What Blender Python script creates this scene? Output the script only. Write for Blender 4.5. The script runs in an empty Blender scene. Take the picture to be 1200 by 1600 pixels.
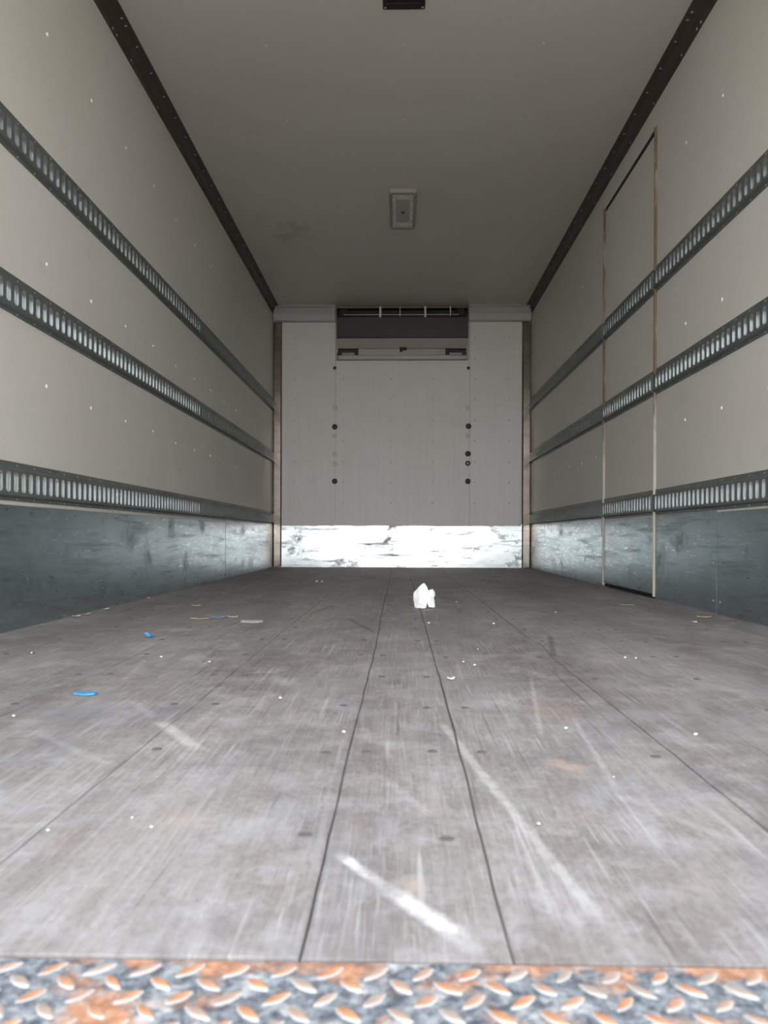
import bpy, bmesh, math, random
from mathutils import Vector, Matrix, noise

# ------------------------------------------------------------------ camera, sky, exposure
scene = bpy.context.scene
col = scene.collection
R = math.radians

cam_data = bpy.data.cameras.new('camera')
cam = bpy.data.objects.new('camera', cam_data)
col.objects.link(cam)
scene.camera = cam
cam_data.sensor_fit = 'VERTICAL'
cam_data.sensor_height = 36.0
cam_data.sensor_width = 27.0
cam_data.lens = 27.0                       # 1200 px on a 1600 px high frame
cam_data.shift_y = 40.43 / 1600
cam_data.clip_start = 0.02
YAW, PITCH, ROLL = R(1.1817), R(-0.1523), R(0.1793)
fwd = Vector((-math.sin(YAW) * math.cos(PITCH), math.cos(YAW) * math.cos(PITCH), math.sin(PITCH)))
rgt = Vector((math.cos(YAW), math.sin(YAW), 0))
upv = rgt.cross(fwd)
r2 = rgt * math.cos(ROLL) + upv * math.sin(ROLL)
u2 = -rgt * math.sin(ROLL) + upv * math.cos(ROLL)
m = Matrix((r2, u2, -fwd)).transposed().to_4x4()
m.translation = Vector((-0.0133, 0.0, 0.3044))
cam.matrix_world = m
cam_data.dof.use_dof = True
cam_data.dof.focus_distance = 4.0
cam_data.dof.aperture_fstop = 8.5

world = bpy.data.worlds.new('sky')
scene.world = world
world.use_nodes = True
wn = world.node_tree
wn.nodes.clear()
w_out = wn.nodes.new('ShaderNodeOutputWorld')
w_bg = wn.nodes.new('ShaderNodeBackground')
w_tc = wn.nodes.new('ShaderNodeTexCoord')
w_sep = wn.nodes.new('ShaderNodeSeparateXYZ')
w_rmp = wn.nodes.new('ShaderNodeValToRGB')
wn.links.new(w_tc.outputs['Generated'], w_sep.inputs[0])
wn.links.new(w_sep.outputs['Z'], w_rmp.inputs[0])
wn.links.new(w_rmp.outputs[0], w_bg.inputs[0])
wn.links.new(w_bg.outputs[0], w_out.inputs[0])
el = w_rmp.color_ramp.elements
el[0].position = 0.0
el[0].color = (1.0, 0.985, 0.96, 1)        # hazy sky: pale horizon, bluer overhead
el[1].position = 1.0
el[1].color = (0.50, 0.56, 0.64, 1)
w_bg.inputs[1].default_value = 1.0

scene.view_settings.view_transform = 'Standard'
scene.view_settings.look = 'None'
scene.view_settings.gamma = 1.0
scene.view_settings.use_curve_mapping = False
scene.view_settings.exposure = 2.85
scene.cycles.max_bounces = 9
scene.cycles.diffuse_bounces = 6
scene.cycles.glossy_bounces = 5
scene.cycles.adaptive_threshold = 0.05

# ------------------------------------------------------------------ sizes (metres; X right, Y into the box, Z up)
HW = 1.24            # half width
YR = 0.30            # rear end of the box
YS = 0.552           # edge between sill plate and plank floor
YF = 7.37            # face of the bulkhead lining
H = 2.50             # ceiling
KT = 0.398           # top of the kick sheets
DOOR0, DOOR1, DOORTOP = 3.797, 4.739, 2.31

# ------------------------------------------------------------------ material helpers
class NT:
    def __init__(self, name):
        self.m = bpy.data.materials.new(name)
        self.m.use_nodes = True
        self.t = self.m.node_tree
        self.bsdf = self.t.nodes['Principled BSDF']
        tc = self.t.nodes.new('ShaderNodeTexCoord')
        self.co = tc.outputs['Object']
    def link(self, a, b):
        self.t.links.new(a, b)
    def put(self, sock, v):
        if hasattr(v, 'is_linked'):
            self.link(v, sock)
        elif isinstance(v, (tuple, list)) and len(v) == 3 and sock.type == 'RGBA':
            sock.default_value = (*v, 1)
        else:
            sock.default_value = v
    def set(self, **k):
        names = dict(color='Base Color', rough='Roughness', metal='Metallic', normal='Normal', spec='Specular IOR Level')
        for a, v in k.items():
            self.put(self.bsdf.inputs[names[a]], v)
        return self
    def map(self, scale=(1, 1, 1), rot=(0, 0, 0), loc=(0, 0, 0)):
        n = self.t.nodes.new('ShaderNodeMapping')
        self.link(self.co, n.inputs[0])
        n.inputs['Scale'].default_value = scale
        n.inputs['Rotation'].default_value = rot
        n.inputs['Location'].default_value = loc
        return n.outputs[0]
    def noise(self, vec=None, scale=5, detail=4, rough=0.55, dist=0.0):
        n = self.t.nodes.new('ShaderNodeTexNoise')
        self.link(vec or self.co, n.inputs['Vector'])
        n.inputs['Scale'].default_value = scale
        n.inputs['Detail'].default_value = detail
        n.inputs['Roughness'].default_value = rough
        n.inputs['Distortion'].default_value = dist
        return n.outputs['Fac']
    def ramp(self, f, a, b, lo=0.0, hi=1.0):
        n = self.t.nodes.new('ShaderNodeMapRange')
        n.clamp = True
        self.link(f, n.inputs[0])
        for i, v in enumerate((a, b, lo, hi)):
            n.inputs[i + 1].default_value = v
        return n.outputs[0]
    def mix(self, f, a, b):
        n = self.t.nodes.new('ShaderNodeMix')
        n.data_type = 'RGBA'
        self.put(n.inputs[0], f)
        self.put(n.inputs[6], a)
        self.put(n.inputs[7], b)
        return n.outputs[2]
    def math(self, op, a, b=0.0, c=None):
        n = self.t.nodes.new('ShaderNodeMath')
        n.operation = op
        self.put(n.inputs[0], a)
        self.put(n.inputs[1], b)
        if c is not None:
            self.put(n.inputs[2], c)
        return n.outputs[0]
    def xyz(self):
        n = self.t.nodes.new('ShaderNodeSeparateXYZ')
        self.link(self.co, n.inputs[0])
        return n.outputs
    def bump(self, h, strength=0.2, dist=0.01):
        n = self.t.nodes.new('ShaderNodeBump')
        n.inputs['Strength'].default_value = strength
        n.inputs['Distance'].default_value = dist
        self.link(h, n.inputs['Height'])
        return n.outputs[0]
    def box(self, x=None, y=None, z=None, soft=0.1, wob=None):
        """soft-edged box mask in object space, edges broken up by a noise"""
        s = self.xyz()
        out = None
        for i, rg in enumerate((x, y, z)):
            if rg is None:
                continue
            v = s[i] if wob is None else self.math('ADD', s[i], wob)
            a = self.ramp(v, rg[0] - soft, rg[0] + soft)
            b = self.ramp(v, rg[1] - soft, rg[1] + soft, 1, 0)
            k = self.math('MULTIPLY', a, b)
            out = k if out is None else self.math('MULTIPLY', out, k)
        return out
    def stroke(self, A, B, width, strength=1.0):
        """mask of a scrape from A to B on the floor"""
        s = self.xyz()
        ax, ay = A
        bx, by = B
        L = math.hypot(bx - ax, by - ay)
        ux, uy = (bx - ax) / L, (by - ay) / L
        dx = self.math('SUBTRACT', s[0], ax)
        dy = self.math('SUBTRACT', s[1], ay)
        t = self.math('ADD', self.math('MULTIPLY', dx, ux), self.math('MULTIPLY', dy, uy))
        n = self.math('ABSOLUTE', self.math('SUBTRACT', self.math('MULTIPLY', dx, uy), self.math('MULTIPLY', dy, ux)))
        n = self.math('ADD', n, self.jit)
        k = self.ramp(n, width * 0.35, width, 1, 0)
        e = self.math('MULTIPLY', self.ramp(t, -0.01, 0.02), self.ramp(t, L - 0.03, L + 0.01, 1, 0))
        return self.math('MULTIPLY', self.math('MULTIPLY', k, e), self.math('MULTIPLY', self.brk, strength))

def mat_simple(name, color, rough=0.5, metal=0.0, var=0.12, scale=20, spec=0.5):
    n = NT(name)
    f = n.noise(scale=scale, detail=4)
    dark = tuple(c * (1 - var) for c in color)
    lite = tuple(min(1, c * (1 + var)) for c in color)
    n.set(color=n.mix(f, dark, lite), rough=n.ramp(f, 0.3, 0.7, rough * 0.9, min(1, rough * 1.1)), metal=metal, spec=spec)
    return n.m

def mat_gelcoat(name, color, dirt, streak=False):
    n = NT(name)
    big = n.noise(scale=0.9, detail=5)
    fine = n.noise(scale=26, detail=5, rough=0.6)
    c = n.mix(n.ramp(big, 0.35, 0.7, 0, 0.35), color, dirt)
    smear = n.ramp(n.noise(n.map((1.0, 2.2, 3.0), loc=(3, 1, 2)), scale=2.4, detail=7, rough=0.68), 0.60, 0.74)
    c = n.mix(n.math('MULTIPLY', smear, 0.22), c, tuple(v * 0.6 for v in dirt))
    if streak:
        st = n.noise(n.map((22, 22, 0.7)), scale=2.0, detail=5)
        c = n.mix(n.ramp(st, 0.42, 0.75, 0, 0.16), c, tuple(v * 0.78 for v in dirt))
    spots = n.ramp(n.noise(scale=60, detail=2), 0.70, 0.76)
    c = n.mix(n.math('MULTIPLY', spots, 0.20), c, tuple(v * 0.45 for v in dirt))
    n.set(color=c, rough=n.ramp(fine, 0.3, 0.7, 0.42, 0.55), normal=n.bump(fine, 0.05, 0.004))
    return n

def mat_sheet(name, color, dirt, rough=(0.26, 0.42), dirt_amt=0.5, metal=0.95, ax='y', thr=0.0):
    """scuffed, dirty bright metal sheet"""
    n = NT(name)
    lng = (1.0, 0.35, 5.0) if ax == 'y' else (0.5, 1.0, 4.0)
    st = n.noise(n.map(lng), scale=5.0, detail=8, rough=0.7)
    blot = n.noise(n.map((1, 1, 1.4), loc=(4, 2, 7)), scale=3.2, detail=8, rough=0.66)
    fine = n.noise(n.map((60, 6, 60) if ax == 'y' else (6, 60, 60)), scale=2.0, detail=4)
    d = n.math('MULTIPLY', n.ramp(st, 0.50 + thr, 0.72 - thr), dirt_amt)
    d2 = n.math('MULTIPLY', n.ramp(blot, 0.56, 0.70 - thr), dirt_amt)
    d = n.math('MAXIMUM', d, d2)
    c = n.mix(n.ramp(fine, 0.35, 0.7, 0, 0.25), color, tuple(v * 0.8 for v in color))
    c = n.mix(d, c, dirt)
    chalk = n.ramp(n.noise(n.map((3, 2.2, 1.4), loc=(1, 5, 3)), scale=3.1, detail=9, rough=0.6), 0.60, 0.74)
    chalk = n.math('MULTIPLY', chalk, 0.16)
    c = n.mix(chalk, c, (0.55, 0.60, 0.60))
    mt = n.math('MULTIPLY', n.ramp(d, 0, 1, metal, metal * (0.45 if thr == 0 else 0.02)), n.ramp(chalk, 0, 1, 1, 0.2))
    wavy = n.noise(scale=4.5, detail=2)
    n.set(color=c, metal=mt, rough=n.ramp(n.math('ADD', fine, d), 0.3, 1.2, rough[0], rough[1]),
          normal=n.bump(wavy, 0.10, 0.02))
    return n.m

# ------------------------------------------------------------------ materials
M = {}
M['wall'] = mat_gelcoat('white_gelcoat', (0.62, 0.605, 0.56), (0.51, 0.48, 0.43)).m
gc = mat_gelcoat('ceiling_gelcoat', (0.62, 0.605, 0.56), (0.51, 0.48, 0.43))
wob = gc.math('MULTIPLY', gc.math('SUBTRACT', gc.noise(scale=3.5, detail=6, rough=0.65), 0.5), 0.7)
smear = gc.box(x=(-0.98, -0.62), y=(5.35, 5.75), soft=0.08, wob=wob)
blot = gc.ramp(gc.noise(gc.map(loc=(2, 3, 4)), scale=7, detail=3), 0.48, 0.60)
old = gc.bsdf.inputs['Base Color'].links[0].from_socket
gc.set(color=gc.mix(gc.math('MULTIPLY', gc.math('MULTIPLY', smear, blot), 0.30), old, (0.25, 0.23, 0.20)))
gc.set(rough=0.27)
M['ceiling'] = gc.m
M['liner'] = mat_gelcoat('bulkhead_board', (0.74, 0.73, 0.715), (0.62, 0.575, 0.525), True).m
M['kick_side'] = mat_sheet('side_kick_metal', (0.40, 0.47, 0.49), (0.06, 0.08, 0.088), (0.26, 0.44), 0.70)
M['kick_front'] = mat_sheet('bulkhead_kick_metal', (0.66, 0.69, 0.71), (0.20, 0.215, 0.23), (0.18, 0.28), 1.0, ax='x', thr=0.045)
M['post'] = mat_sheet('corner_post_metal', (0.31, 0.27, 0.24), (0.14, 0.11, 0.085), (0.12, 0.20), 0.4, ax='x')
M['galv'] = mat_sheet('galvanised_rail', (0.19, 0.215, 0.205), (0.085, 0.097, 0.092), (0.42, 0.56), 0.5, metal=0.6)
M['slot'] = mat_simple('clean_zinc_slot', (0.70, 0.725, 0.73), 0.23, 1.0, 0.10, 30)
M['cornice'] = mat_simple('dark_cornice', (0.060, 0.046, 0.038), 0.42, 0.15, 0.3, 4)
M['rivet'] = mat_simple('aluminium_rivet', (0.55, 0.55, 0.52), 0.35, 0.5)
M['rivet_white'] = mat_simple('painted_rivet', (0.72, 0.70, 0.65), 0.35, 0.0, 0.1, 60)
M['screw'] = mat_simple('floor_screw', (0.115, 0.104, 0.100), 0.65, 0.0, 0.3, 90)
M['black'] = mat_simple('black_plastic', (0.012, 0.011, 0.011), 0.5, 0, 0.3)
M['rubber_and_shade'] = mat_simple('black_rubber_and_shade', (0.014, 0.012, 0.010), 0.8, 0, 0.4)  # rubber of the top seal, also the painted shade under the door
M['subfloor'] = mat_simple('subfloor', (0.080, 0.069, 0.065), 0.9, 0, 0.4)
M['unit_dark'] = mat_simple('unit_dark_panel', (0.055, 0.049, 0.050), 0.5, 0, 0.15, 6)
M['unit_grey'] = mat_simple('unit_grey_panel', (0.34, 0.31, 0.29), 0.5, 0, 0.12, 8)
M['unit_pale'] = mat_simple('unit_pale_panel', (0.46, 0.44, 0.42), 0.5, 0, 0.12, 8)
M['steel'] = mat_simple('bright_steel', (0.66, 0.66, 0.65), 0.32, 0.7, 0.1, 40)
M['beam'] = mat_gelcoat('white_beam', (0.50, 0.49, 0.48), (0.40, 0.385, 0.37)).m
M['lamp_frame'] = mat_simple('lamp_frame', (0.30, 0.275, 0.25), 0.5, 0, 0.1, 14)
M['lamp_lens'] = mat_simple('lamp_lens', (0.62, 0.64, 0.60), 0.28, 0, 0.08, 30)
M['lamp_plate'] = mat_simple('lamp_plate', (0.36, 0.36, 0.31), 0.4, 0, 0.1, 30)
M['plug_grey'] = mat_simple('filled_plug', (0.56, 0.54, 0.50), 0.5, 0, 0.1, 40)
M['ground'] = mat_simple('yard_asphalt', (0.36, 0.315, 0.26), 0.9, 0, 0.2, 3)
M['blue'] = mat_simple('blue_film', (0.05, 0.30, 0.62), 0.35, 0, 0.15, 80)
M['tan'] = mat_simple('tan_wood_chip', (0.50, 0.40, 0.26), 0.7, 0, 0.2, 120)
M['pale'] = mat_simple('pale_paper', (0.58, 0.57, 0.54), 0.7, 0, 0.12, 80)
M['crumb'] = mat_simple('white_crumb', (0.80, 0.79, 0.77), 0.6, 0, 0.08, 200)
n = NT('white_tissue')
f = n.noise(scale=90, detail=4)
n.set(color=n.mix(f, (0.84, 0.84, 0.85), (0.90, 0.90, 0.90)), rough=0.9, spec=0.2, normal=n.bump(f, 0.25, 0.002))
M['tissue'] = n.m

n = NT('stained_seal')
z = n.xyz()[2]
rust = n.ramp(n.noise(n.map((30, 30, 3.2)), scale=1.0, detail=6, rough=0.7), 0.42, 0.62)
hi = n.ramp(n.math('ADD', z, n.math('MULTIPLY', n.noise(n.map((1, 1, 2)), scale=2.0), 0.5)), 1.0, 1.35)
k = n.math('MULTIPLY', n.ramp(n.math('ADD', rust, hi), 0.5, 1.4), n.ramp(z, 0.45, 0.8))
n.set(color=n.mix(k, (0.50, 0.47, 0.41), (0.15, 0.095, 0.060)), rough=0.6)
M['seal'] = n.m

# plank floor: worn brown-grey coated wood, pale scuffs, scrapes
n = NT('worn_plank')
n.jit = n.math('MULTIPLY', n.math('SUBTRACT', n.noise(scale=70, detail=3), 0.5), 0.006)
n.brk = n.ramp(n.noise(scale=42, detail=6, rough=0.7), 0.36, 0.60, 0.40, 1.0)
tone = n.noise(n.map((2.2, 0.5, 1)), scale=1.6, detail=7, rough=0.62)
grain = n.noise(n.map((55, 3.0, 1)), scale=2.0, detail=6, rough=0.65)
mott = n.noise(scale=14, detail=7, rough=0.72)
c = n.mix(n.ramp(tone, 0.38, 0.62), (0.178, 0.154, 0.147), (0.300, 0.277, 0.270))
c = n.mix(n.ramp(grain, 0.40, 0.72, 0, 0.45), c, (0.115, 0.095, 0.088))
c = n.mix(n.ramp(mott, 0.46, 0.70, 0, 0.62), c, (0.35, 0.345, 0.345))
speck = n.noise(n.map((1.0, 0.55, 1)), scale=150, detail=5, rough=0.75)
c = n.mix(n.ramp(speck, 0.52, 0.72, 0, 0.30), c, (0.43, 0.425, 0.425))
c = n.mix(n.ramp(speck, 0.48, 0.34, 0, 0.30), c, (0.085, 0.078, 0.078))
c = n.mix(n.ramp(n.noise(n.map(loc=(5, 3, 1)), scale=6.5, detail=8, rough=0.7), 0.52, 0.68, 0, 0.55), c, (0.115, 0.108, 0.112))
c = n.mix(n.ramp(n.noise(n.map((1.0, 0.6, 1), loc=(15, 8, 1)), scale=9, detail=7, rough=0.65), 0.54, 0.70, 0, 0.50), c, (0.40, 0.395, 0.40))
c = n.mix(n.ramp(n.noise(n.map((1.3, 0.8, 1), loc=(9, 4, 1)), scale=4.0, detail=6, rough=0.6), 0.62, 0.74, 0, 0.35), c, (0.33, 0.235, 0.175))
BRK = [n.ramp(n.noise(n.map(loc=(q * 5.0, 2, 0)), scale=4.0, detail=4), 0.42, 0.62) for q in range(3)]
for k_, (rot, sx, sy, lo, hi_, amt) in enumerate((
        (3, 70, 1.6, 0.60, 0.70, 0.42), (17, 62, 1.9, 0.62, 0.72, 0.40), (-21, 60, 1.9, 0.62, 0.72, 0.40),
        (38, 55, 2.2, 0.65, 0.74, 0.36), (-44, 55, 2.2, 0.65, 0.74, 0.34), (72, 48, 2.4, 0.66, 0.75, 0.28), (8, 110, 3.5, 0.60, 0.72, 0.34),
        (5, 260, 5, 0.60, 0.70, 0.30), (24, 240, 6, 0.60, 0.70, 0.34), (-15, 250, 5, 0.60, 0.70, 0.30), (47, 220, 7, 0.60, 0.68, 0.42),
        (-38, 240, 6, 0.60, 0.68, 0.45), (80, 200, 8, 0.62, 0.70, 0.40), (33, 90, 3, 0.60, 0.70, 0.45))):
    sc = n.noise(n.map((sx, sy, 1), (0, 0, R(rot)), (k_ * 3.7, k_ * 1.9, 0)), scale=1.0, detail=3, rough=0.6)
    brk = BRK[k_ % 3]
    msk = n.math('MULTIPLY', n.math('MULTIPLY', n.ramp(sc, lo, hi_), brk), amt)
    c = n.mix(msk, c, (0.46, 0.455, 0.455))
for k_, (rot, lo) in enumerate(((-12, 0.66), (30, 0.68), (52, 0.68), (-35, 0.67))):
    sc = n.noise(n.map((58, 1.7, 1), (0, 0, R(rot)), (k_ * 7.1 + 40, 11, 0)), scale=1.0, detail=4, rough=0.6)
    c = n.mix(n.math('MULTIPLY', n.ramp(sc, lo - 0.02, lo + 0.06), 0.6), c, (0.085, 0.076, 0.074))
SCRAPES = [((-0.070, 0.732), (-0.026, 0.668), 0.009, 0.9), ((-0.020, 0.660), (0.042, 0.571), 0.013, 0.95),
           ((-0.506, 1.40), (-0.42, 1.27), 0.012, 0.20), ((-0.40, 1.24), (-0.298, 1.082), 0.015, 0.55),
           ((0.056, 1.25), (0.147, 0.61), 0.009, 0.42), ((0.269, 1.65), (0.203, 1.175), 0.006, 0.25),
           ((0.279, 1.302), (0.249, 0.926), 0.006, 0.25), ((-0.568, 1.168), (-0.384, 0.995), 0.010, 0.18),
           ((-0.632, 1.871), (-0.59, 1.582), 0.010, 0.18), ((-0.347, 1.157), (-0.33, 1.379), 0.010, 0.15),
           ((0.242, 0.914), (0.338, 0.751), 0.010, 0.15), ((0.106, 0.81), (0.112, 0.609), 0.006, 0.2),
           ((-0.431, 0.794), (-0.351, 0.797), 0.010, 0.18), ((-0.032, 0.966), (0.026, 0.826), 0.008, 0.18)]
DARK = [((-0.203, 2.82), (-0.093, 2.41), 0.012, 0.7), ((0.447, 2.36), (0.376, 1.946), 0.012, 0.75), ((-0.30, 3.35), (-0.36, 2.95), 0.014, 0.6)]
for A, B, w, s in DARK:
    c = n.mix(n.stroke(A, B, w, s), c, (0.070, 0.062, 0.060))
for A, B, w, s in [((0.185, 1.055), (0.232, 1.00), 0.022, 0.55), ((-0.006, 0.685), (0.002, 0.652), 0.014, 0.65), ((0.02, 0.875), (0.026, 0.845), 0.016, 0.4)]:
    c = n.mix(n.stroke(A, B, w, s), c, (0.50, 0.36, 0.27))
blu = n.ramp(n.noise(n.map((1, 0.7, 1), loc=(21, 5, 2)), scale=5.0, detail=7, rough=0.66), 0.52, 0.66, 0, 0.45)
c = n.mix(blu, c, (0.205, 0.212, 0.228))
for A, B, w, s in SCRAPES:
    c = n.mix(n.stroke(A, B, w, s), c, (0.60, 0.59, 0.575))
n.set(color=c, rough=n.ramp(mott, 0.3, 0.7, 0.50, 0.72), spec=0.35,
      normal=n.bump(n.math('ADD', grain, mott), 0.25, 0.004))
M['plank'] = n.m

# tread plate
def rust_plate(name, lozenge):
    n = NT(name)
    a = n.noise(scale=38, detail=8, rough=0.7)
    b = n.noise(n.map(loc=(3, 7, 1)), scale=95, detail=6, rough=0.7)
    y = n.xyz()[1]
    c = n.mix(n.ramp(b, 0.40, 0.66), (0.055, 0.065, 0.080), (0.26, 0.28, 0.305))
    c = n.mix(n.ramp(a, 0.52, 0.64, 0, 0.8), c, (0.47, 0.47, 0.465))
    patch = n.noise(n.map(loc=(1, 2, 5)), scale=13, detail=6, rough=0.62)
    edge = n.ramp(y, 0.215, 0.246, 0.0, 0.065)
    rk = n.ramp(n.math('ADD', patch, edge), 0.53, 0.62, 0, 0.9)
    orange = n.mix(n.ramp(b, 0.4, 0.65), (0.30, 0.14, 0.075), (0.54, 0.27, 0.15))
    if lozenge:
        oi = n.t.nodes.new('ShaderNodeObjectInfo')
        k = n.ramp(n.math('ADD', oi.outputs['Random'], n.math('MULTIPLY', a, 0.9)), 0.45, 1.05, 0.10, 1.0)
        c = n.mix(k, n.mix(b, (0.17, 0.13, 0.11), (0.40, 0.36, 0.33)), orange)
    else:
        c = n.mix(rk, c, orange)
    n.set(color=c, rough=0.65, metal=0.0, normal=n.bump(b, 0.5, 0.002))
    return n.m
M['plate'] = rust_plate('rusty_tread_plate', False)
M['tread'] = rust_plate('rusty_tread_bar', True)
M['tread_rim'] = mat_simple('pale_tread_rim', (0.31, 0.31, 0.305), 0.6, 0, 0.55, 150)

# ------------------------------------------------------------------ mesh helpers
def finish(name, bm, mats, parent=None, loc=None, smooth=False):
    bmesh.ops.recalc_face_normals(bm, faces=bm.faces)
    me = bpy.data.meshes.new(name)
    bm.to_mesh(me)
    bm.free()
    if not isinstance(mats, (list, tuple)):
        mats = [mats]
    for k in mats:
        me.materials.append(M[k])
    if smooth:
        for p in me.polygons:
            p.use_smooth = True
    o = bpy.data.objects.new(name, me)
    col.objects.link(o)
    if loc is not None:
        o.location = loc
    if parent is not None:
        o.parent = parent
    return o

def tag(o, label=None, cat=None, group=None, kind=None):
    for k, v in (('label', label), ('category', cat), ('group', group), ('kind', kind)):
        if v:
            o[k] = v
    return o

def empty(name, loc=(0, 0, 0)):
    o = bpy.data.objects.new(name, None)
    o.empty_display_size = 0.05
    o.location = loc
    col.objects.link(o)
    return o

def add_box(bm, x, y, z, bev=0.0, seg=1):
    b2 = bmesh.new()
    bmesh.ops.create_cube(b2, size=1)
    for v in b2.verts:
        v.co = Vector((x[0] + (v.co.x + .5) * (x[1] - x[0]), y[0] + (v.co.y + .5) * (y[1] - y[0]), z[0] + (v.co.z + .5) * (z[1] - z[0])))
    if bev > 0:
        bmesh.ops.bevel(b2, geom=b2.edges[:], offset=bev, segments=seg, affect='EDGES')
    merge(bm, b2)

def merge(bm, b2):
    me = bpy.data.meshes.new('tmp')
    b2.to_mesh(me)
    b2.free()
    bm.from_mesh(me)
    bpy.data.meshes.remove(me)

def box(name, x, y, z, mat, parent=None, bev=0.0, seg=1, loc=None):
    bm = bmesh.new()
    if loc:
        x = (x[0] - loc[0], x[1] - loc[0]); y = (y[0] - loc[1], y[1] - loc[1]); z = (z[0] - loc[2], z[1] - loc[2])
    add_box(bm, x, y, z, bev, seg)
    return finish(name, bm, mat, parent, loc)

def prism(bm, pts, axis, a, b):
    """closed outline swept along one axis; pts are the two other coordinates in order"""
    def P(p, t):
        return {'x': (t, p[0], p[1]), 'y': (p[0], t, p[1]), 'z': (p[0], p[1], t)}[axis]
    A = [bm.verts.new(P(p, a)) for p in pts]
    B = [bm.verts.new(P(p, b)) for p in pts]
    k = len(pts)
    for i in range(k):
        bm.faces.new((A[i], A[(i + 1) % k], B[(i + 1) % k], B[i]))
    bm.faces.new(A)
    bm.faces.new(B[::-1])

def add_dome(bm, c, nrm, r, h, seg=8):
    nrm = Vector(nrm).normalized()
    t = nrm.orthogonal().normalized()
    b = nrm.cross(t)
    c = Vector(c)
    rings = []
    for rr, hh in ((1.0, 0.0), (0.8, 0.6), (0.35, 0.95)):
        rings.append([bm.verts.new(c + nrm * (h * hh) + (t * math.cos(2 * math.pi * i / seg) + b * math.sin(2 * math.pi * i / seg)) * r * rr) for i in range(seg)])
    for q in range(2):
        for i in range(seg):
            bm.faces.new((rings[q][i], rings[q][(i + 1) % seg], rings[q + 1][(i + 1) % seg], rings[q + 1][i]))
    bm.faces.new(rings[2])
    bm.faces.new(rings[0][::-1])

def domes(name, pts, nrm, r, h, mat, parent, kind='stuff'):
    bm = bmesh.new()
    for p in pts:
        add_dome(bm, p, nrm, r, h)
    o = finish(name, bm, mat, parent, smooth=False)
    if kind:
        o['kind'] = kind
    return o

def frange(a, b, s):
    out = []
    while a < b:
        out.append(a)
        a += s
    return out

# ------------------------------------------------------------------ setting: ground, floor, walls, ceiling
gm = bmesh.new()
add_box(gm, (-60, 60), (-90, 30), (-1.30, -1.12))
tag(finish('ground', gm, 'ground'), 'grey asphalt yard below the open cargo box', 'ground', kind='structure')

bm = bmesh.new()
add_box(bm, (-HW - .06, HW + .06), (YR, YF + .10), (-0.14, -0.030))
floor = tag(finish('floor', bm, 'subfloor'), 'worn brown-grey plank floor of the cargo box', 'floor', kind='structure')

SEAMS = [-HW + 0.002, -0.98, -0.682, -0.382, -0.083, 0.071, 0.371, 0.660, 0.962, HW - 0.002]
def seam_x(i, y):
    if i in (0, len(SEAMS) - 1):
        return SEAMS[i]
    w = 0.006 * noise.noise(Vector((i * 7.3, y * 0.7, 0))) + 0.0022 * noise.noise(Vector((i * 3.1, y * 9.0, 4)))
    if i == 6:                                   # the board edge that is knocked sideways
        w += 0.014 * math.exp(-((y - 2.16) / 0.13) ** 2)
    return SEAMS[i] + w
YS_STEPS = [YS] + frange(0.60, 7.33, 0.06) + [YF + 0.012]
planks = []
for i in range(len(SEAMS) - 1):
    bm = bmesh.new()
    dz = random.Random(i + 3).uniform(-0.0012, 0.0012)
    loops = []
    for y in YS_STEPS:
        xl, xr = seam_x(i, y) + 0.0009, seam_x(i + 1, y) - 0.0009
        c = 0.0016
        prof = [(xl, -0.030), (xl, -c + dz), (xl + c, dz), (xr - c, dz), (xr, -c + dz), (xr, -0.030)]
        loops.append([bm.verts.new((p[0], y, p[1])) for p in prof])
    for a, b in zip(loops[:-1], loops[1:]):
        for k in range(5):
            bm.faces.new((a[k], a[k + 1], b[k + 1], b[k]))
        bm.faces.new((a[5], a[0], b[0], b[5]))
    bm.faces.new(loops[0])
    bm.faces.new(loops[-1][::-1])
    planks.append((finish('floor_plank', bm, 'plank', floor), dz))

for i in range(1, len(SEAMS) - 1):
    bm = bmesh.new()
    rows = []
    for y in YS_STEPS[:-1]:
        z = -0.0028 + 0.0040 * noise.noise(Vector((i * 5.7, y * 1.3, 9)))
        z = min(z, -0.0003) if y > YS + 0.02 else -0.003
        x = seam_x(i, y)
        rows.append([bm.verts.new((x - 0.0016, y, z)), bm.verts.new((x + 0.0016, y, z)), bm.verts.new((x + 0.0016, y, -0.03)), bm.verts.new((x - 0.0016, y, -0.03))])
    for a, b in zip(rows[:-1], rows[1:]):
        for q in range(4):
            bm.faces.new((a[q], a[(q + 1) % 4], b[(q + 1) % 4], b[q]))
    finish('seam_dirt', bm, 'subfloor', floor)

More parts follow.
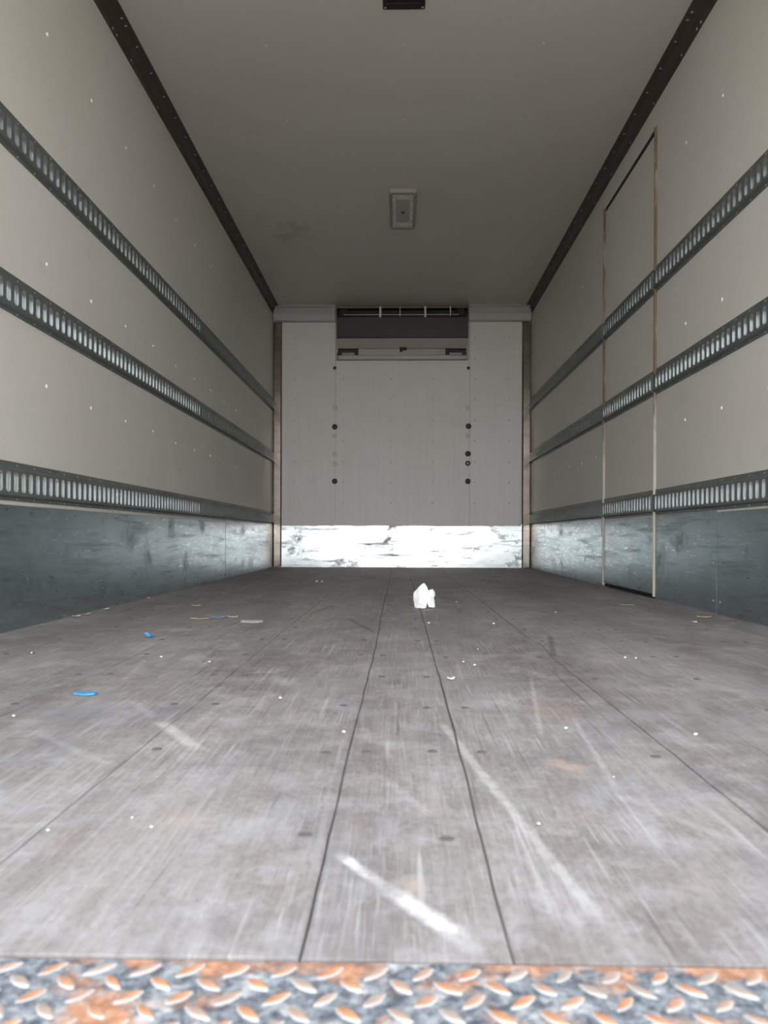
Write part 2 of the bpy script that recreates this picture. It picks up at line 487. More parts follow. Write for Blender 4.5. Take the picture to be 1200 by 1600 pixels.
# screw heads either side of each seam, one row per cross-member
bm = bmesh.new()
seg = 10
ring = [bm.verts.new((0.0078 * math.cos(6.2832 * i / seg), 0.0078 * math.sin(6.2832 * i / seg), 0.0)) for i in range(seg)]
rin = [bm.verts.new((0.0066 * math.cos(6.2832 * i / seg), 0.0066 * math.sin(6.2832 * i / seg), 0.0009)) for i in range(seg)]
rce = [bm.verts.new((0.0030 * math.cos(6.2832 * i / seg), 0.0030 * math.sin(6.2832 * i / seg), 0.0004)) for i in range(seg)]
for a, b in ((ring, rin), (rin, rce)):
    for i in range(seg):
        bm.faces.new((a[i], a[(i + 1) % seg], b[(i + 1) % seg], b[i]))
bm.faces.new(rce)
first = finish('screw', bm, 'screw')
rnd = random.Random(5)
used = False
for r_i, y in enumerate(frange(0.785, 5.0, 0.29)):
    for i, (pl, dz) in enumerate(planks):
        xs = [SEAMS[i] + 0.030, SEAMS[i + 1] - 0.030]
        for x in xs:
            if rnd.random() < 0.30:
                continue
            s = first if not used else first.copy()
            if used:
                col.objects.link(s)
            used = True
            s.location = (x + rnd.uniform(-.008, .008), y + rnd.uniform(-.012, .012), dz + 0.0002)
            s.rotation_euler.z = rnd.uniform(0, 3)
            s.parent = pl

# side walls
bm = bmesh.new()
add_box(bm, (-HW - 0.06, -HW), (YR, YF + 0.10), (-0.03, H + 0.06))
wall_left = tag(finish('wall_left', bm, 'wall'), 'white smooth side wall without a door', 'wall', kind='structure')
bm = bmesh.new()
XO = HW + 0.06
G = 0.010
add_box(bm, (HW, XO), (YR, DOOR0 - G), (-0.03, H + 0.06))
add_box(bm, (HW, XO), (DOOR1 + G, YF + 0.10), (-0.03, H + 0.06))
add_box(bm, (HW, XO), (DOOR0 - G, DOOR1 + G), (DOORTOP + 0.008, H + 0.06))
add_box(bm, (XO, XO + 0.02), (YR, YF + 0.10), (-0.14, H + 0.06))
wall_right = tag(finish('wall_right', bm, 'wall'), 'white smooth side wall with the flush side door', 'wall', kind='structure')
# wall fixings in rows on the studs
STUDS = [2.64 - 0.383 * k for k in range(6, 0, -1)] + [2.64 + 0.383 * k for k in range(0, 13)]
STUDS = [y for y in STUDS if 0.35 < y < 7.3]
pts = [(-HW, y, z + 0.006 * ((k * 7) % 3 - 1)) for k, y in enumerate(STUDS) for z in (2.03, 1.235, 0.812)]
domes('rivets', pts, (1, 0, 0), 0.0085, 0.005, 'rivet_white', wall_left)
pts = [(HW, y, z + 0.006 * ((k * 5) % 3 - 1)) for k, y in enumerate(STUDS) for z in (2.03, 1.235, 0.812) if not DOOR0 - .1 < y < DOOR1 + .1]
domes('rivets', pts, (-1, 0, 0), 0.0085, 0.005, 'rivet_white', wall_right)

# ceiling
bm = bmesh.new()
add_box(bm, (-HW, HW), (YR, YF + 0.10), (H, H + 0.06))
ceiling = tag(finish('ceiling', bm, 'ceiling'), 'white smooth ceiling of the cargo box', 'ceiling', kind='structure')
pts = [(x, y, H) for y in frange(2.2, 7.2, 0.62) for x in (-0.62, 0.0, 0.62) if not (abs(x) < .1 and (2.6 < y < 3.3 or 4.8 < y < 5.6))]
domes('rivets', pts, (0, 0, -1), 0.006, 0.003, 'rivet_white', ceiling)

# flush side door
door = tag(empty('door_1', (HW, DOOR0, 0)), 'flush white side door with rust-stained seals', 'door', kind='structure')
def door_part(name, x, y, z, mat, bev=0.0):
    o = box(name, (x[0] - HW, x[1] - HW), (y[0] - DOOR0, y[1] - DOOR0), z, mat, door, bev)
    return o
door_part('door_panel', (HW + 0.001, HW + 0.05), (DOOR0 + 0.004, DOOR1 - 0.004), (0.022, DOORTOP - 0.018), 'wall', 0.003)
door_part('top_seal', (HW + 0.003, HW + 0.055), (DOOR0 - G, DOOR1 + G), (DOORTOP - 0.0175, DOORTOP + 0.0075), 'rubber_and_shade')
door_part('bottom_gap_shade', (HW + 0.004, HW + 0.040), (DOOR0 - G, DOOR1 + G), (0.001, 0.0215), 'rubber_and_shade', 0.003)  # black block standing in for the shade in the gap under the door
for ya in (DOOR0, DOOR1):
    bm = bmesh.new()
    w = 0.009
    pr = [(0.02, -w), (-0.004, -w), (-0.010, -w * 0.6), (-0.0125, 0), (-0.010, w * 0.6), (-0.004, w), (0.02, w)]
    prism(bm, [(p[0], p[1] + ya - DOOR0) for p in pr], 'z', 0.010, DOORTOP + (0.0 if ya == DOOR1 else -0.002))
    finish('seal_strip', bm, 'seal', door)
door_part('kick_sheet', (HW - 0.005, HW + 0.002), (DOOR0 + 0.012, DOOR1 - 0.012), (0.022, KT + 0.004), 'kick_side', 0.001)

# kick sheets
def kick(side, parts):
    e = tag(empty('baseboard_left' if side < 0 else 'baseboard_right', (side * HW, YR, 0)),
            'dull metal kick sheets along the foot of the %s wall' % ('doorless' if side < 0 else 'door-side'), 'kick plate', kind='structure')
    for k, (y0, y1, zt, th) in enumerate(parts):
        bm = bmesh.new()
        xs = (-th, 0.0) if side > 0 else (0.0, th)
        add_box(bm, xs, (y0 - YR, y1 - YR), (0.002, zt), 0.001)
        o = finish('kick_sheet', bm, 'kick_side', e)
        pts = [(-side * th, yy - YR, zz) for yy in (y0 + 0.03, y1 - 0.03) for zz in (0.05, 0.20, 0.36)]
        domes('rivets', pts, (-side, 0, 0), 0.005, 0.002, 'rivet', o)
    return e
kick(-1, [(YR, 5.352, 0.398, 0.005), (5.358, YF + 0.01, 0.412, 0.006)])
kick(1, [(YR, 3.049, 0.402, 0.005), (3.055, DOOR0 - 0.012, 0.409, 0.004), (DOOR1 + 0.012, YF + 0.01, 0.414, 0.005)])

# bulkhead
bm = bmesh.new()
add_box(bm, (-HW, HW), (YF + 0.016, YF + 0.10), (-0.03, 2.405))
add_box(bm, (-HW, -0.628), (YF + 0.016, YF + 0.10), (2.405, 2.492))
add_box(bm, (0.634, HW), (YF + 0.016, YF + 0.10), (2.405, 2.492))
add_box(bm, (-HW, HW), (YF + 0.016, YF + 0.10), (2.492, H + 0.06))
add_box(bm, (-HW, HW), (YF + 0.10, YF + 0.12), (-0.03, H + 0.06))
wall_front = tag(finish('wall_front', bm, 'wall'), 'white boarded bulkhead closing the box', 'wall', kind='structure')
def liner(x0, x1, z0, z1, seed):
    bm = bmesh.new()
    nx = 14
    rnd = random.Random(seed)
    low = [z0 + rnd.uniform(-.003, .003) for _ in range(nx + 1)]
    rows = []
    for k in range(nx + 1):
        x = x0 + (x1 - x0) * k / nx
        rows.append([bm.verts.new(p) for p in ((x, YF, low[k]), (x, YF, z1), (x, YF + 0.0155, z1), (x, YF + 0.0155, low[k]))])
    for a, b in zip(rows[:-1], rows[1:]):
        for q in range(4):
            bm.faces.new((a[q], a[(q + 1) % 4], b[(q + 1) % 4], b[q]))
    bm.faces.new(rows[0])
    bm.faces.new(rows[-1][::-1])
    return finish('liner_board', bm, 'liner', wall_front)
pl_ = liner(-1.157, -0.637, 0.400, 2.37, 1)
pc_ = liner(-0.634, 0.650, 0.400, 1.985, 2)
pr_ = liner(0.6535, 1.147, 0.402, 2.37, 3)
pts = []
for x in (-1.03, -0.56, -0.10, 0.30, 0.70, 1.03):
    for k in range(10):
        z = 0.62 + 0.198 * k
        if -0.64 < x < 0.66 and z > 1.95:
            continue
        pts.append((x, YF, z))
domes('rivets', pts, (0, -1, 0), 0.0085, 0.004, 'plug_grey', wall_front)
# cable plugs: six open dark ones, grey filled ones
def plug(x, z, mat, r=0.027, core=None):
    bm = bmesh.new()
    add_dome(bm, (0, 0, 0), (0, -1, 0), r, 0.006 if mat == 'black' else 0.002, 16)
    o = finish('plug', bm, mat, wall_front, (x, YF - 0.0002, z))
    if core:
        bm = bmesh.new()
        add_dome(bm, (0, -0.0055, 0), (0, -1, 0), r * 0.42, 0.003, 10)
        finish('plug_core', bm, core, o)
    return o
for x, z in ((-0.642, 1.350), (-0.641, 0.827), (0.640, 1.356), (0.635, 1.093), (0.636, 0.829)):
    plug(x, z, 'black')
plug(0.635, 1.001, 'black', 0.025, 'crumb')
for x, z in ((-0.640, 1.535), (-0.645, 1.262), (-0.640, 1.085), (-0.641, 0.995), (0.634, 1.535), (0.632, 1.265)):
    plug(x, z, 'plug_grey', 0.024)
for x, z in ((-0.644, 1.915), (0.638, 1.913)):
    plug(x, z, 'black', 0.016)
# bulkhead kick sheet
kf = box('baseboard_front', (-1.238, 1.238), (YF + 0.009, YF + 0.017), (0.002, 0.43), 'kick_front')
tag(kf, 'bright bare metal kick sheet along the foot of the bulkhead', 'kick plate', kind='structure')
# corner posts and the beam over the boards
def trim(nm, label, bm, mat):
    return tag(finish(nm, bm, mat), label, 'trim', kind='structure')
for s, nm in ((-1, 'trim_1'), (1, 'trim_2')):
    bm = bmesh.new()
    a, b = s * 1.234, s * 1.152
    prism(bm, [(a, YF + 0.0085), (a, YF - 0.004), (a - s * .010, YF - 0.010), (b + s * .012, YF - 0.008), (b, YF + 0.0), (b, YF + 0.0085)], 'z', 0.003, 2.352)
    trim(nm, 'tarnished metal corner post at the %s end of the bulkhead' % ('doorless' if s < 0 else 'door-side'), bm, 'post')
for s, nm, xe in ((-1, 'trim_3', -0.636), (1, 'trim_4', 0.640)):
    bm = bmesh.new()
    pr = [(YF + .014, 2.353), (YF - 0.052, 2.353), (YF - 0.060, 2.361), (YF - 0.060, 2.418), (YF - 0.040, 2.470), (YF - 0.034, 2.484), (YF - 0.070, 2.490), (YF - 0.070, 2.4995), (YF + .014, 2.4995)]
    prism(bm, pr, 'x', min(s * 1.218, xe), max(s * 1.218, xe))
    trim(nm, 'white rounded beam over the boards on the %s side of the cooling unit' % ('doorless' if s < 0 else 'door'), bm, 'beam')

# cornice profiles between side walls and ceiling
for s, nm in ((-1, 'trim_5'), (1, 'trim_6')):
    bm = bmesh.new()
    t = 0.004
    a, b = 0.066, 0.062        # leg on the wall, leg on the ceiling
    pr = [(HW, H), (HW - b, H), (HW - b, H - t), (HW - 0.030, H - t - 0.004), (HW - t - 0.004, H - 0.034), (HW - t, H - a), (HW, H - a)]
    prism(bm, [(s * p[0], p[1]) for p in pr], 'y', YR, 3.257)
    prism(bm, [(s * p[0], p[1]) for p in pr], 'y', 3.260, YF - 0.02)
    o = trim(nm, 'dark brown riveted cornice above the %s wall' % ('doorless' if s < 0 else 'door-side'), bm, 'cornice')
    ys = [0.5 + .195 * k for k in range(14)] + [3.236, 3.285] + [3.427 + .195 * k for k in range(20)]
    domes('rivets', [(s * 1.199, y, H - 0.0055) for y in ys], (0, 0, -1), 0.0065, 0.003, 'rivet', o)
    ys = [0.6 + .38 * k for k in range(7)] + [3.232, 3.276] + [3.452 + .38 * k for k in range(10)]
    domes('rivets', [(s * (HW - 0.0055), y, 2.450) for y in ys], (-s, 0, 0), 0.0065, 0.003, 'rivet', o)

# ------------------------------------------------------------------ lashing rails
PITCH_S = 0.048
def rail_mesh(side, y0, y1, slotted, phase=0.0):
    """hat-shaped rail, bottom at z = 0, back on x = 0, running along +y from 0"""
    bm = bmesh.new()
    L = y1 - y0
    d0, d1 = 0.003, 0.0165
    def P(x, y, z):
        return bm.verts.new((-side * x, y, z))
    def quad(*c):
        bm.faces.new([P(*k) for k in c])
    prof = [(0, 0), (d0, 0.0005), (d0, 0.011), (d1, 0.017)]
    prof2 = [(d1, 0.097), (d0, 0.103), (d0 + 0.001, 0.1235), (0, 0.124)]
    for pf in (prof, prof2):
        for (xa, za), (xb, zb) in zip(pf[:-1], pf[1:]):
            quad((xa, 0, za), (xa, L, za), (xb, L, zb), (xb, 0, zb))
    zb, zt = 0.017, 0.097
    sb, st = 0.027, 0.090
    w, dp = (0.026, 0.0015) if slotted else (0.026, 0.0150)
    k = 0
    ys = []
    a = phase
    while a + PITCH_S <= L:
        ys.append(a + (PITCH_S - w) / 2)
        a += PITCH_S
    prev = 0.0
    for ya in ys:
        yb = ya + w
        c = 0.006
        quad((d1, prev, zb), (d1, ya, zb), (d1, ya, zt), (d1, prev, zt))
        # plate below and above the slot, slot ends chamfered
        outline = [(ya, sb + c), (ya + c, sb), (yb - c, sb), (yb, sb + c), (yb, st - c), (yb - c, st), (ya + c, st), (ya, st - c)]
        top = [P(d1, y, z) for y, z in outline]
        bot = [P(dp, y, z) for y, z in outline]
        bl, br, tr, tl = P(d1, ya, zb), P(d1, yb, zb), P(d1, yb, zt), P(d1, ya, zt)
        bm.faces.new((bl, br, top[3], top[2], top[1], top[0]))
        bm.faces.new((tr, tl, top[7], top[6], top[5], top[4]))
        for q in range(8):
            bm.faces.new((top[q], top[(q + 1) % 8], bot[(q + 1) % 8], bot[q])).material_index = 1 if slotted else 0
        bm.faces.new(bot).material_index = 1 if slotted else 0
        prev = yb
    quad((d1, prev, zb), (d1, L, zb), (d1, L, zt), (d1, prev, zt))
    for yy in (0, L):
        bm.faces.new([P(x, yy, z) for x, z in prof + prof2])
    bmesh.ops.remove_doubles(bm, verts=bm.verts, dist=0.00005)
    return bm

def rail(side, y0, y1, z0, slotted, label, parent=None, phase=0.0):
    bm = rail_mesh(side, y0, y1, slotted, phase)
    loc = (side * HW - side * 0.0003, y0, z0)
    if parent is not None:
        loc = (loc[0] - parent.location.x, y0 - parent.location.y, z0)
    o = finish('lashing_rail', bm, ['galv', 'slot'], parent, loc)
    if label:
        tag(o, label, 'rail')
    pts = [(-side * 0.003, y, z) for y in frange(0.05, y1 - y0 - 0.02, 0.115) for z in (0.0065, 0.1135)]
    domes('rivets', pts, (-side, 0, 0), 0.0034, 0.0016, 'rivet', o)
    return o
LEVELS = (('top', 1.503), ('middle', 1.000), ('lowest', 0.411))
for nm, z0 in LEVELS:
    rail(-1, YR + 0.01, 4.640, z0, True, '%s slotted galvanised lashing rail on the doorless side wall' % nm)
    rail(-1, 4.644, YF - 0.002, z0, False, '%s plain rail section by the bulkhead on the doorless side wall' % nm)
    rail(1, YR + 0.01, DOOR0 - 0.013, z0, True, '%s slotted galvanised lashing rail on the open-end side of the side door' % nm)
    rail(1, DOOR1 + 0.013, YF - 0.002, z0, False, '%s plain rail section between the side door and the bulkhead' % nm)
    rail(1, DOOR0 + 0.013, DOOR1 - 0.013, z0, True, None, door)

# ------------------------------------------------------------------ rear sill of tread plate
sill = tag(empty('sill_plate', (0, YR, 0)), 'rusty steel tread plate sill at the open end of the plank floor', 'sill')
box('plate', (-HW, HW), (0, YS - 0.005 - YR), (-0.10, -0.0008), 'plate', sill)
bm = bmesh.new()
seg = 12
def loz(f, z):
    out = []
    for i in range(seg):
        t = 6.28318 * i / seg
        x, y = math.cos(t), math.sin(t)
        out.append(bm.verts.new((0.0098 * f * x * (1 - 0.10 * y * y), 0.0036 * f * (y * (0.55 + 0.45 * abs(y))), z)))
    return out
r0, r1, r2_ = loz(1.22, 0.0), loz(1.0, 0.0014), loz(0.72, 0.0020)
for a, b, mi in ((r0, r1, 1), (r1, r2_, 0)):
    for i in range(seg):
        fc = bm.faces.new((a[i], a[(i + 1) % seg], b[(i + 1) % seg], b[i]))
        fc.material_index = mi
bm.faces.new(r2_)
tread = finish('tread_bar', bm, ['tread', 'tread_rim'], sill)
base_me = tread.data
rest = bmesh.new()
used = False
trn = random.Random(8)
PX, PY = 0.0325, 0.0157
for r_i in range(17):
    y = YS - 0.018 - r_i * PY - YR
    if y < 0.008:
        break
    for k in range(-38, 39):
        x = (k + (0.5 if r_i % 2 else 0.0)) * PX + 0.004
        if abs(x) > HW - 0.02:
            continue
        ang = R(42) if r_i % 2 == 0 else R(-42)
        if abs(x) < 0.42 and r_i < 9:
            o = tread if not used else tread.copy()
            if used:
                col.objects.link(o)
            used = True
            o.parent = sill
            o.location = (x + trn.uniform(-.0008, .0008), y + trn.uniform(-.0006, .0006), -0.0008)
            o.rotation_euler.z = ang + trn.uniform(-.13, .13)
            o.scale = (trn.uniform(.86, 1.06), trn.uniform(.85, 1.12), trn.uniform(.6, 1.1))
        else:
            n0 = len(rest.verts)
            rest.from_mesh(base_me)
            rest.verts.ensure_lookup_table()
            bmesh.ops.transform(rest, matrix=Matrix.Translation((x, y, -0.0008)) @ Matrix.Rotation(ang, 4, 'Z'), verts=rest.verts[n0:])
tag(finish('tread_bars', rest, ['tread', 'tread_rim'], sill), kind='stuff')

# ------------------------------------------------------------------ cooling unit in the bulkhead
U = tag(empty('cooling_unit', (0, YF, 1.985)), 'dark evaporator cooling unit set in the top of the bulkhead', 'cooling unit')
def up_(name, x, y, z, mat, bev=0.0, parent=None):
    px, py, pz = 0, YF, 1.985
    bm = bmesh.new()
    add_box(bm, x, (y[0] - py, y[1] - py), (z[0] - pz, z[1] - pz), bev)
    return finish(name, bm, mat, parent or U)
def up_prism(name, prof, x0, x1, mat, parent=None):
    bm = bmesh.new()
    prism(bm, [(y - YF, z - 1.985) for y, z in prof], 'x', x0, x1)
    return finish(name, bm, mat, parent or U)
ux0, ux1 = -0.628, 0.634
up_('back_plate', (ux0, ux1), (YF + 0.003, YF + 0.0155), (1.99, 2.404), 'unit_pale')
bm = bmesh.new()
fx0, fx1, fz0, fz1 = ux0, ux1, 2.405 - 1.985, 2.492 - 1.985
add_box(bm, (fx0, fx1), (0.088, 0.099), (fz0, fz1))
add_box(bm, (fx0, fx1), (0.0, 0.088), (fz0, fz0 + 0.003))
add_box(bm, (fx0, fx1), (0.0, 0.088), (fz1 - 0.003, fz1))
add_box(bm, (fx0, fx0 + 0.003), (0.0, 0.088), (fz0 + 0.003, fz1 - 0.003))
add_box(bm, (fx1 - 0.003, fx1), (0.0, 0.088), (fz0 + 0.003, fz1 - 0.003))
fan = finish('fan_duct', bm, 'black', U)
for x in (-0.56, 0.56):
    up_('fan_motor', (x - 0.045, x + 0.045), (YF + 0.005, YF + 0.060), (2.410, 2.486), 'black', 0.006, fan)
up_prism('front_panel', [(YF - 0.010, 2.398), (YF - 0.045, 2.394), (YF - 0.050, 2.388), (YF - 0.050, 2.196), (YF - 0.044, 2.190), (YF - 0.010, 2.190)], ux0 + 0.006, ux1 - 0.004, 'unit_dark')
up_prism('lower_panel', [(YF - 0.045, 2.189), (YF - 0.049, 2.186), (YF - 0.020, 2.098), (YF - 0.004, 2.098), (YF - 0.004, 2.189)], ux0 + 0.010, ux1 - 0.008, 'unit_grey')
up_prism('drip_tray', [(YF - 0.050, 2.026), (YF - 0.058, 2.020), (YF - 0.052, 1.988), (YF - 0.001, 1.988), (YF - 0.001, 2.020), (YF - 0.040, 2.020), (YF - 0.044, 2.026)], ux0 + 0.025, ux1 - 0.022, 'unit_pale')
for s, x in ((-1, ux0 + 0.012), (1, ux1 - 0.012)):
    up_('side_cheek', (x - 0.006, x + 0.006), (YF - 0.036, YF + 0.002), (1.995, 2.40), 'unit_pale', 0.002)
up_('grille_rod', (ux0 + 0.07, ux1 - 0.09), (YF - 0.030, YF - 0.022), (2.414, 2.422), 'steel', 0.002)
for x, w in ((-0.206, 0.010), (-0.018, 0.005), (0.222, 0.010), (0.461, 0.006)):
    up_('bracket', (x - w, x + w), (YF - 0.056, YF - 0.032), (2.385 if w > 0.008 else 2.40, 2.490), 'steel', 0.002)
for s, xc in ((-1, -0.520), (1, 0.520)):
    e = up_prism('latch', [(YF - 0.030, 2.090), (YF - 0.040, 2.080), (YF - 0.034, 2.062), (YF - 0.003, 2.062), (YF - 0.003, 2.094)], xc - 0.09, xc + 0.09, 'black')
    up_('latch_hook', (xc - s * 0.085 - 0.018, xc - s * 0.085 + 0.018), (YF - 0.046, YF - 0.004), (2.028, 2.092), 'black', 0.005, e)
    up_('latch_foot', (xc + s * 0.075 - 0.022, xc + s * 0.075 + 0.022), (YF - 0.040, YF - 0.004), (2.028, 2.052), 'black', 0.004, e)
dc = up_('drain_clip', (-0.022, 0.046), (YF - 0.042, YF - 0.004), (2.083, 2.103), 'black', 0.004)
up_('drain_spout', (-0.018, 0.004), (YF - 0.040, YF - 0.010), (2.066, 2.085), 'black', 0.003, dc)

# ------------------------------------------------------------------ ceiling lamps
def lamp(name, label, yc, x0, x1, ln, frame, lens, plate, dark, fh=0.022):
    t = tag(empty(name, ((x0 + x1) / 2, yc, H)), label, 'lamp')
    w = (x1 - x0) / 2
    l = ln / 2
    bm = bmesh.new()
    fw = 0.016
    dp = fh * 0.45
    zb = -fh
    # sloped frame: ring of quads, outer foot, outer top, inner top, inner foot
    def rect(a, b, z):
        return [bm.verts.new(p) for p in ((-a, -b, z), (a, -b, z), (a, b, z), (-a, b, z))]
    R0, R1, R2, R3 = rect(w, l, 0), rect(w - .004, l - .006, zb), rect(w - fw, l - fw * 2.4, zb), rect(w - fw - .003, l - fw * 2.4 - .006, zb + dp)
    for a, b in ((R0, R1), (R1, R2), (R2, R3)):
        for i in range(4):
            bm.faces.new((a[i], a[(i + 1) % 4], b[(i + 1) % 4], b[i]))
    finish('lamp_frame', bm, frame, t)
    box('lens', (-(w - fw - .002), w - fw - .002), (-(l - fw * 2.4 - .004), l - fw * 2.4 - .004), (zb + dp, -0.001), lens, t, 0.001)
    pw, pl2 = w * 0.52, l * 0.58
    pp = box('led_board', (-pw, pw), (-pl2, pl2), (zb + dp * .5, zb + dp + .0005), plate, t, 0.0005)
    if not dark:
        bm = bmesh.new()
        add_dome(bm, (0, 0.01, zb + dp * .5), (0, 0, -1), 0.011, 0.010, 10)
        finish('sensor_knob', bm, 'black', pp)
    for sx in (-1, 1):
        for sy in (-1, 1):
            bm = bmesh.new()
            add_dome(bm, (sx * (w - 0.011), sy * (l - 0.018), zb), (0, 0, -1), 0.0055, 0.003, 8)
            finish('corner_screw', bm, 'steel' if not dark else 'lamp_frame', t)
    return t
lamp('ceiling_lamp', 'grey framed ceiling lamp near the bulkhead with a small black knob', 5.165, -0.088, 0.088, 0.60, 'lamp_frame', 'lamp_lens', 'lamp_plate', False)
lamp('ceiling_lamp', 'black ceiling lamp towards the open end of the box', 2.905, -0.091, 0.085, 0.60, 'black', 'black', 'black', True, 0.008)

# ------------------------------------------------------------------ loose things on the floor
def fold(bm, pts, seed):
    """one sharp-edged fold of paper: hull of its corner points, lightly creased"""
    b2 = bmesh.new()
    for p in pts:
        b2.verts.new(p)
    h = bmesh.ops.convex_hull(b2, input=b2.verts)
    junk = list({e for e in h['geom_interior'] + h['geom_unused'] if isinstance(e, bmesh.types.BMVert)})
    bmesh.ops.delete(b2, geom=junk, context='VERTS')
    bmesh.ops.triangulate(b2, faces=b2.faces)
    bmesh.ops.subdivide_edges(b2, edges=b2.edges[:], cuts=3, use_grid_fill=True)
    for v in b2.verts:
        q = v.co * 55 + Vector((seed * 9.1, 0, 0))
        v.co += (v.co - Vector((0, 0, 0.045))).normalized() * 0.0032 * (abs(noise.noise(q)) * 2 - 0.6)
        v.co.z = max(v.co.z, 0.0014)
    merge(bm, b2)
bm = bmesh.new()
fold(bm, [(-.040, -.02, .002), (-.036, .02, .002), (.008, -.035, .002), (.010, .03, .002), (-.047, -.01, .045), (-.046, .012, .06), (-.042, 0, .068),
          (-.020, -.008, .092), (-.003, 0, .106), (.006, .01, .102), (.015, -.005, .085), (.018, 0, .06), (.016, -.025, .045), (-.02, -.038, .04), (-.025, .035, .05)], 1)
fold(bm, [(.004, 0, .050), (.012, -.016, .074), (.036, -.010, .080), (.046, -.004, .066), (.048, .004, .055), (.038, -.014, .036), (.030, .018, .05), (.016, .014, .074)], 2)
fold(bm, [(.000, -.02, .055), (.028, -.022, .052), (.042, -.006, .046), (.046, -.010, .018), (.044, -.012, .002), (.020, -.022, .004), (.012, -.01, .02), (.02, .02, .03), (.03, .02, .002)], 3)
fold(bm, [(-.034, -.035, .002), (.002, -.045, .002), (.004, -.042, .02), (-.02, -.045, .033), (-.036, -.03, .025), (-.01, -.02, .03), (0, -.02, .002)], 4)
tag(finish('crumpled_tissue', bm, 'tissue', None, (0.090, 3.255, 0.0)), 'crumpled white paper tissue lying on the plank floor', 'tissue')

def scrap(name, label, cat, x, y, ln, wd, rot, mat, seed, group=None, curl=0.004, th=0.0012):
    """thin torn piece with a ragged outline and a little curl"""
    rnd = random.Random(seed)
    bm = bmesh.new()
    nseg = 8
    top, bot = [], []
    for k in range(nseg + 1):
        t = k / nseg
        u = (t - .5) * ln
        hw = wd / 2 * (0.72 + 0.28 * math.sin(math.pi * t)) * rnd.uniform(0.8, 1.1)
        z = curl * (2 * t - 1) ** 2 * rnd.uniform(0.5, 1.0) + 0.0014
        row = [(u + rnd.uniform(-.1, .1) * wd, v * hw, z + rnd.uniform(0, .25) * curl) for v in (-1, 0, 1)]
        bot.append([bm.verts.new(p) for p in row])
        top.append([bm.verts.new((p[0], p[1], p[2] + th)) for p in row])
    for L_ in (top, bot):
        for a, b in zip(L_[:-1], L_[1:]):
            for q in range(2):
                bm.faces.new((a[q], a[q + 1], b[q + 1], b[q]))
    for k in range(nseg):
        for q in (0, 2):
            bm.faces.new((bot[k][q], bot[k + 1][q], top[k + 1][q], top[k][q]))
    for k in (0, nseg):
        for q in range(2):
            bm.faces.new((bot[k][q], bot[k][q + 1], top[k][q + 1], top[k][q]))
    o = finish(name, bm, mat, None, (x, y, 0.0))
    o.rotation_euler.z = rot
    return tag(o, label, cat, group)
scrap('blue_scrap', 'flat bright blue plastic scrap, the largest blue one on the floor', 'scrap', -0.610, 1.447, 0.040, 0.022, 0.0, 'blue', 1, th=0.003, curl=0.001)
scrap('blue_scrap', 'torn blue plastic shred lying by itself near the doorless wall', 'scrap', -0.754, 2.269, 0.034, 0.016, -0.5, 'blue', 2, curl=0.010)
scrap('blue_scrap', 'dull blue shred lying between a tan splinter and a pale chip', 'scrap', -0.681, 2.805, 0.050, 0.020, 0.2, 'blue', 3, curl=0.006)
scrap('wood_chip', 'thin tan wood splinter lying beside a dull blue shred', 'chip', -0.735, 2.762, 0.065, 0.022, 0.2, 'tan', 4, curl=0.006)
scrap('wood_chip', 'small pale chip beside a dull blue shred, opposite the tan splinter', 'chip', -0.630, 2.830, 0.040, 0.020, 0.2, 'pale', 5, curl=0.005)
scrap('paper_scrap', 'flat grey-white paper scrap next to the blue shred', 'scrap', -0.529, 2.687, 0.072, 0.075, 0.1, 'pale', 6, curl=0.0015)
scrap('wood_chip', 'small tan chip lying alone between the tissue and the doorless wall', 'chip', -0.886, 3.282, 0.036, 0.024, 0.2, 'tan', 7)
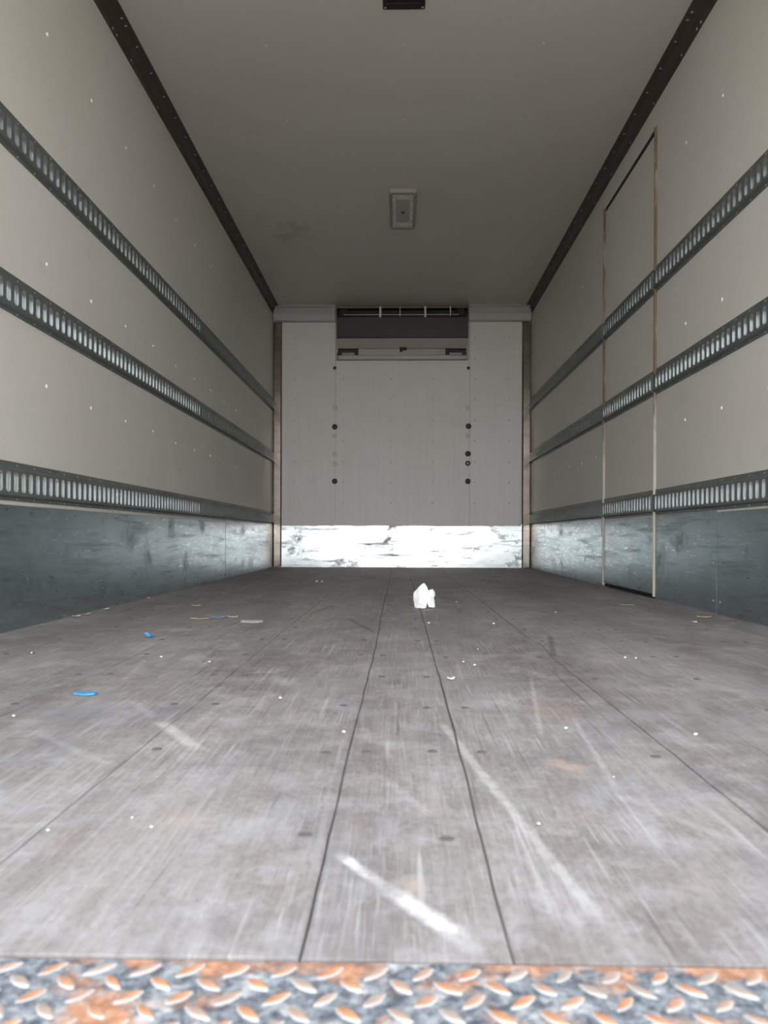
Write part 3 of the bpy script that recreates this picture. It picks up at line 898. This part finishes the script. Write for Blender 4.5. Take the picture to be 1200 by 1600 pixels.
scrap('wood_chip', 'long pale tan wood chip on the floor before the side door', 'chip', 0.993, 3.416, 0.062, 0.036, 0.0, 'tan', 8, curl=0.003)
scrap('wood_chip', 'thin tan splinter beside the door-side kick sheet', 'chip', 1.134, 2.918, 0.050, 0.018, -0.3, 'tan', 9)
scrap('wood_chip', 'small pale chip on the floor a step from the door-side wall', 'chip', 1.031, 2.742, 0.016, 0.016, 0.4, 'pale', 10)
for k, (x, y, l_) in enumerate(((-1.215, 2.83, 0.035), (-1.205, 2.90, 0.05), (-1.205, 3.10, 0.04), (-1.21, 3.64, 0.04))):
    scrap('wood_splinter', 'pale splinter lying along the foot of the doorless wall', 'splinter', x, y, l_, 0.016, 1.3 + 0.2 * k, 'tan' if k % 2 else 'pale', 20 + k, 'splinters along the doorless wall')
CR = [(0.088, 2.658), (0.44, 1.182), (0.249, 1.215), (0.14, 1.844), (0.162, 1.80), (0.196, 2.053), (0.31, 2.649), (0.605, 3.059),
      (0.55, 1.928), (0.574, 1.919), (0.257, 0.972), (-0.655, 1.265), (-0.952, 1.939), (-0.604, 1.891), (-0.466, 1.82), (-0.234, 1.42),
      (-0.099, 1.18), (-0.553, 4.987), (-0.520, 4.989), (0.245, 3.504), (-0.373, 0.779), (-0.299, 0.816), (-0.27, 0.79), (0.134, 0.811)]
rnd = random.Random(11)
for k, (x, y) in enumerate(CR):
    bm = bmesh.new()
    b2 = bmesh.new()
    bmesh.ops.create_icosphere(b2, subdivisions=1, radius=1)
    s = (0.0013 if y < 1.0 else 0.0026 if y < 2.2 else 0.0042 if y < 4 else 0.009) * rnd.uniform(0.8, 1.2)
    for v in b2.verts:
        f = rnd.uniform(0.75, 1.2)
        v.co = Vector((v.co.x * s * f * 1.2, v.co.y * s * f, max(-1, v.co.z) * s * 0.7 * f + s * 0.75))
    merge(bm, b2)
    tag(finish('crumb', bm, 'crumb', None, (x, y, 0.0012)), 'small white crumb lying loose on the plank floor', 'crumb', 'white crumbs on the floor')
tag(scrap('paper_scrap', 'small white paper scrap between the tissue and the tread plate', 'scrap', 0.096, 1.629, 0.014, 0.012, 0.2, 'crumb', 31))
